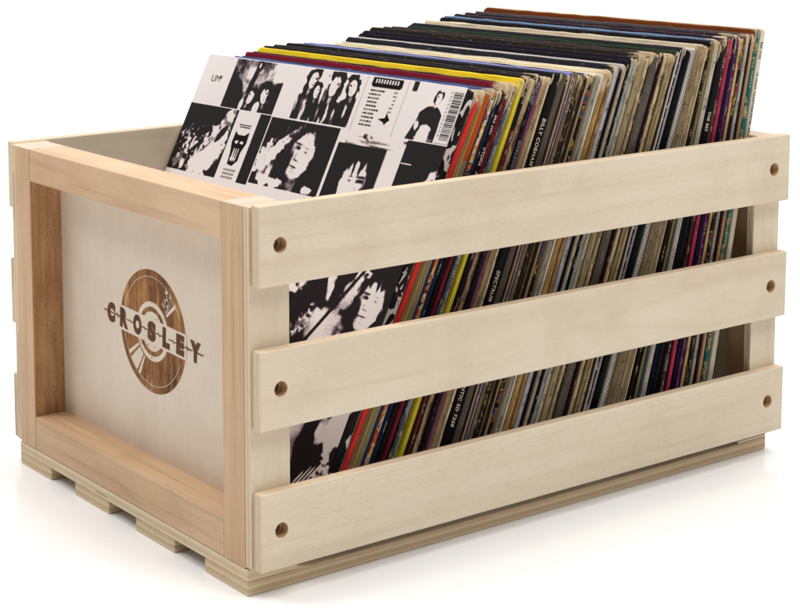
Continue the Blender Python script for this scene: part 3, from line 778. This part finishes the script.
    bk = N('print_ink'); kp = bk.coords()
    kcol = bk.mix(bk.step(bk.noise(kp, 500, 3), .5, .8), lin('#1b1618'), lin('#262023'))
    wm = plain('print_paper', '#eae1dd', .5, .12); gm = plain('print_faint_ink', '#8b7a7a', .5, .12)
    mesh_obj('cover_lettering', pr.bm, [bk.done(kcol, .6, .04), wm, gm, gm], parent)

for i, (pat, cols, cov, wear, txt, label) in enumerate(SP):
    rnd = random.Random(100+i)
    a, b = B[i], B[i+1]
    sa, sb = interp(a, SX, SS), interp(b, SX, SS)
    th = math.atan((sa+sb)/2 if i else sa); yaw = R(interp((a+b)/2, YX, YY)); yawb = R(interp((b*2-a), YX, YY))
    up = .345-.28
    near = (b+sb*up)-(a+sa*up)
    far = near-RW*max(0, (math.sin(yawb)-math.sin(yaw)))
    t = max(.0009, min(near, far)*math.cos(th)*.94)
    H = HS[i]
    s = (sa+sb)/2 if i else sa
    z0 = Z0+.0003+t*math.sin(th)
    bm = sleeve_mesh(t, H, rnd, .00006 if (i in (0, 66) or wear < .12) else .00022)
    cm = cover_mat(cov, wear, H=H, h2= cols[-1] if pat == 'blobs' and i not in (0, 65, 3) and rnd.random() < .6 else None)
    o = mesh_obj('record_sleeve', bm, [cm, spine_mat(t, H, pat, cols, wear)])
    o.location = (a-s*(.28-z0), .0186+rnd.uniform(0, .0012), z0)
    o.rotation_euler = (0, th, yaw); o.rotation_mode = 'XYZ'
    o['seed'] = rnd.uniform(0, 20); o['label'] = label; o['category'] = 'record'; o['group'] = 'records standing in the crate'
    if not txt and t > .0024 and rnd.random() < .6 and i not in (0, 1, 8, 12, 47):
        txt = 'marks_dark' if sum(lin(cols[0])[:3]) > .45 else 'marks_light'
    if txt: lettering(o, txt, t, H, rnd, i)
    if i == 0: collage(o, t, H)

# ------------------------------------------------------------------ camera
CAMR = [[0.82715523, -0.56190688, -0.00865313], [-0.07728604, -0.09849053, -0.99213229], [0.55663371, 0.82131618, -0.12489451]]
cam = bpy.data.cameras.new('camera'); co = bpy.data.objects.new('camera', cam); link(co)
X, Y, Z = Vector(CAMR[0]), -Vector(CAMR[1]), -Vector(CAMR[2])
co.matrix_world = Matrix(((X.x, Y.x, Z.x, -.64485), (X.y, Y.y, Z.y, -.93726), (X.z, Y.z, Z.z, .49246), (0, 0, 0, 1)))
cam.sensor_width = 36; cam.lens = 1739.65*36/800
cam.shift_x = (400-242.61)/800; cam.shift_y = -(304-97.1)/800
cam.clip_start = .05; cam.clip_end = 100
S.camera = co

# ------------------------------------------------------------------ studio light
w = bpy.data.worlds.new('World'); S.world = w; w.use_nodes = True
nt = w.node_tree; bg = nt.nodes['Background']
# unseen gradient shaped for the light: dark camera side, white behind the crate and above
tc = nt.nodes.new('ShaderNodeTexCoord'); dt = nt.nodes.new('ShaderNodeVectorMath'); dt.operation = 'DOT_PRODUCT'
nt.links.new(tc.outputs['Generated'], dt.inputs[0]); dt.inputs[1].default_value = (.62, .42, .66)
mr = nt.nodes.new('ShaderNodeMapRange'); mr.interpolation_type = 'SMOOTHSTEP'
nt.links.new(dt.outputs['Value'], mr.inputs[0])
for k_, v_ in enumerate((-.45, .70, .05, .92)): mr.inputs[k_+1].default_value = v_
nt.links.new(mr.outputs[0], bg.inputs[1]); bg.inputs[0].default_value = (1, .99, .98, 1)
def aim(o, loc, target):
    o.location = loc; o.rotation_euler = (Vector(target)-Vector(loc)).to_track_quat('-Z', 'Y').to_euler()
def area(name, loc, target, size, power, col=(1, 1, 1)):
    l = bpy.data.lights.new(name, 'AREA'); l.energy = power; l.color = col; l.shape = 'SQUARE'; l.size = size
    o = bpy.data.objects.new(name, l); link(o); aim(o, loc, target)
sl = bpy.data.lights.new('overhead_light', 'SUN'); sl.energy = 2.05; sl.angle = R(60); sl.color = (1, .99, .975)
so = bpy.data.objects.new('overhead_light', sl); link(so); aim(so, (.02, .10, 2.0), (0, 0, 0))
area('softbox_left', (-1.6, 1.3, 2.6), (0, .2, .15), .6, 21, (1, .985, .96))
area('softbox_key', (.9, -2.4, 4.2), (.25, .2, .1), 1.2, 60, (1, .985, .96))

S.render.engine = 'CYCLES'
S.cycles.max_bounces = 8; S.cycles.diffuse_bounces = 4; S.cycles.use_denoising = True
S.view_settings.view_transform = 'Standard'; S.view_settings.look = 'None'
S.view_settings.exposure = 0; S.view_settings.gamma = 1
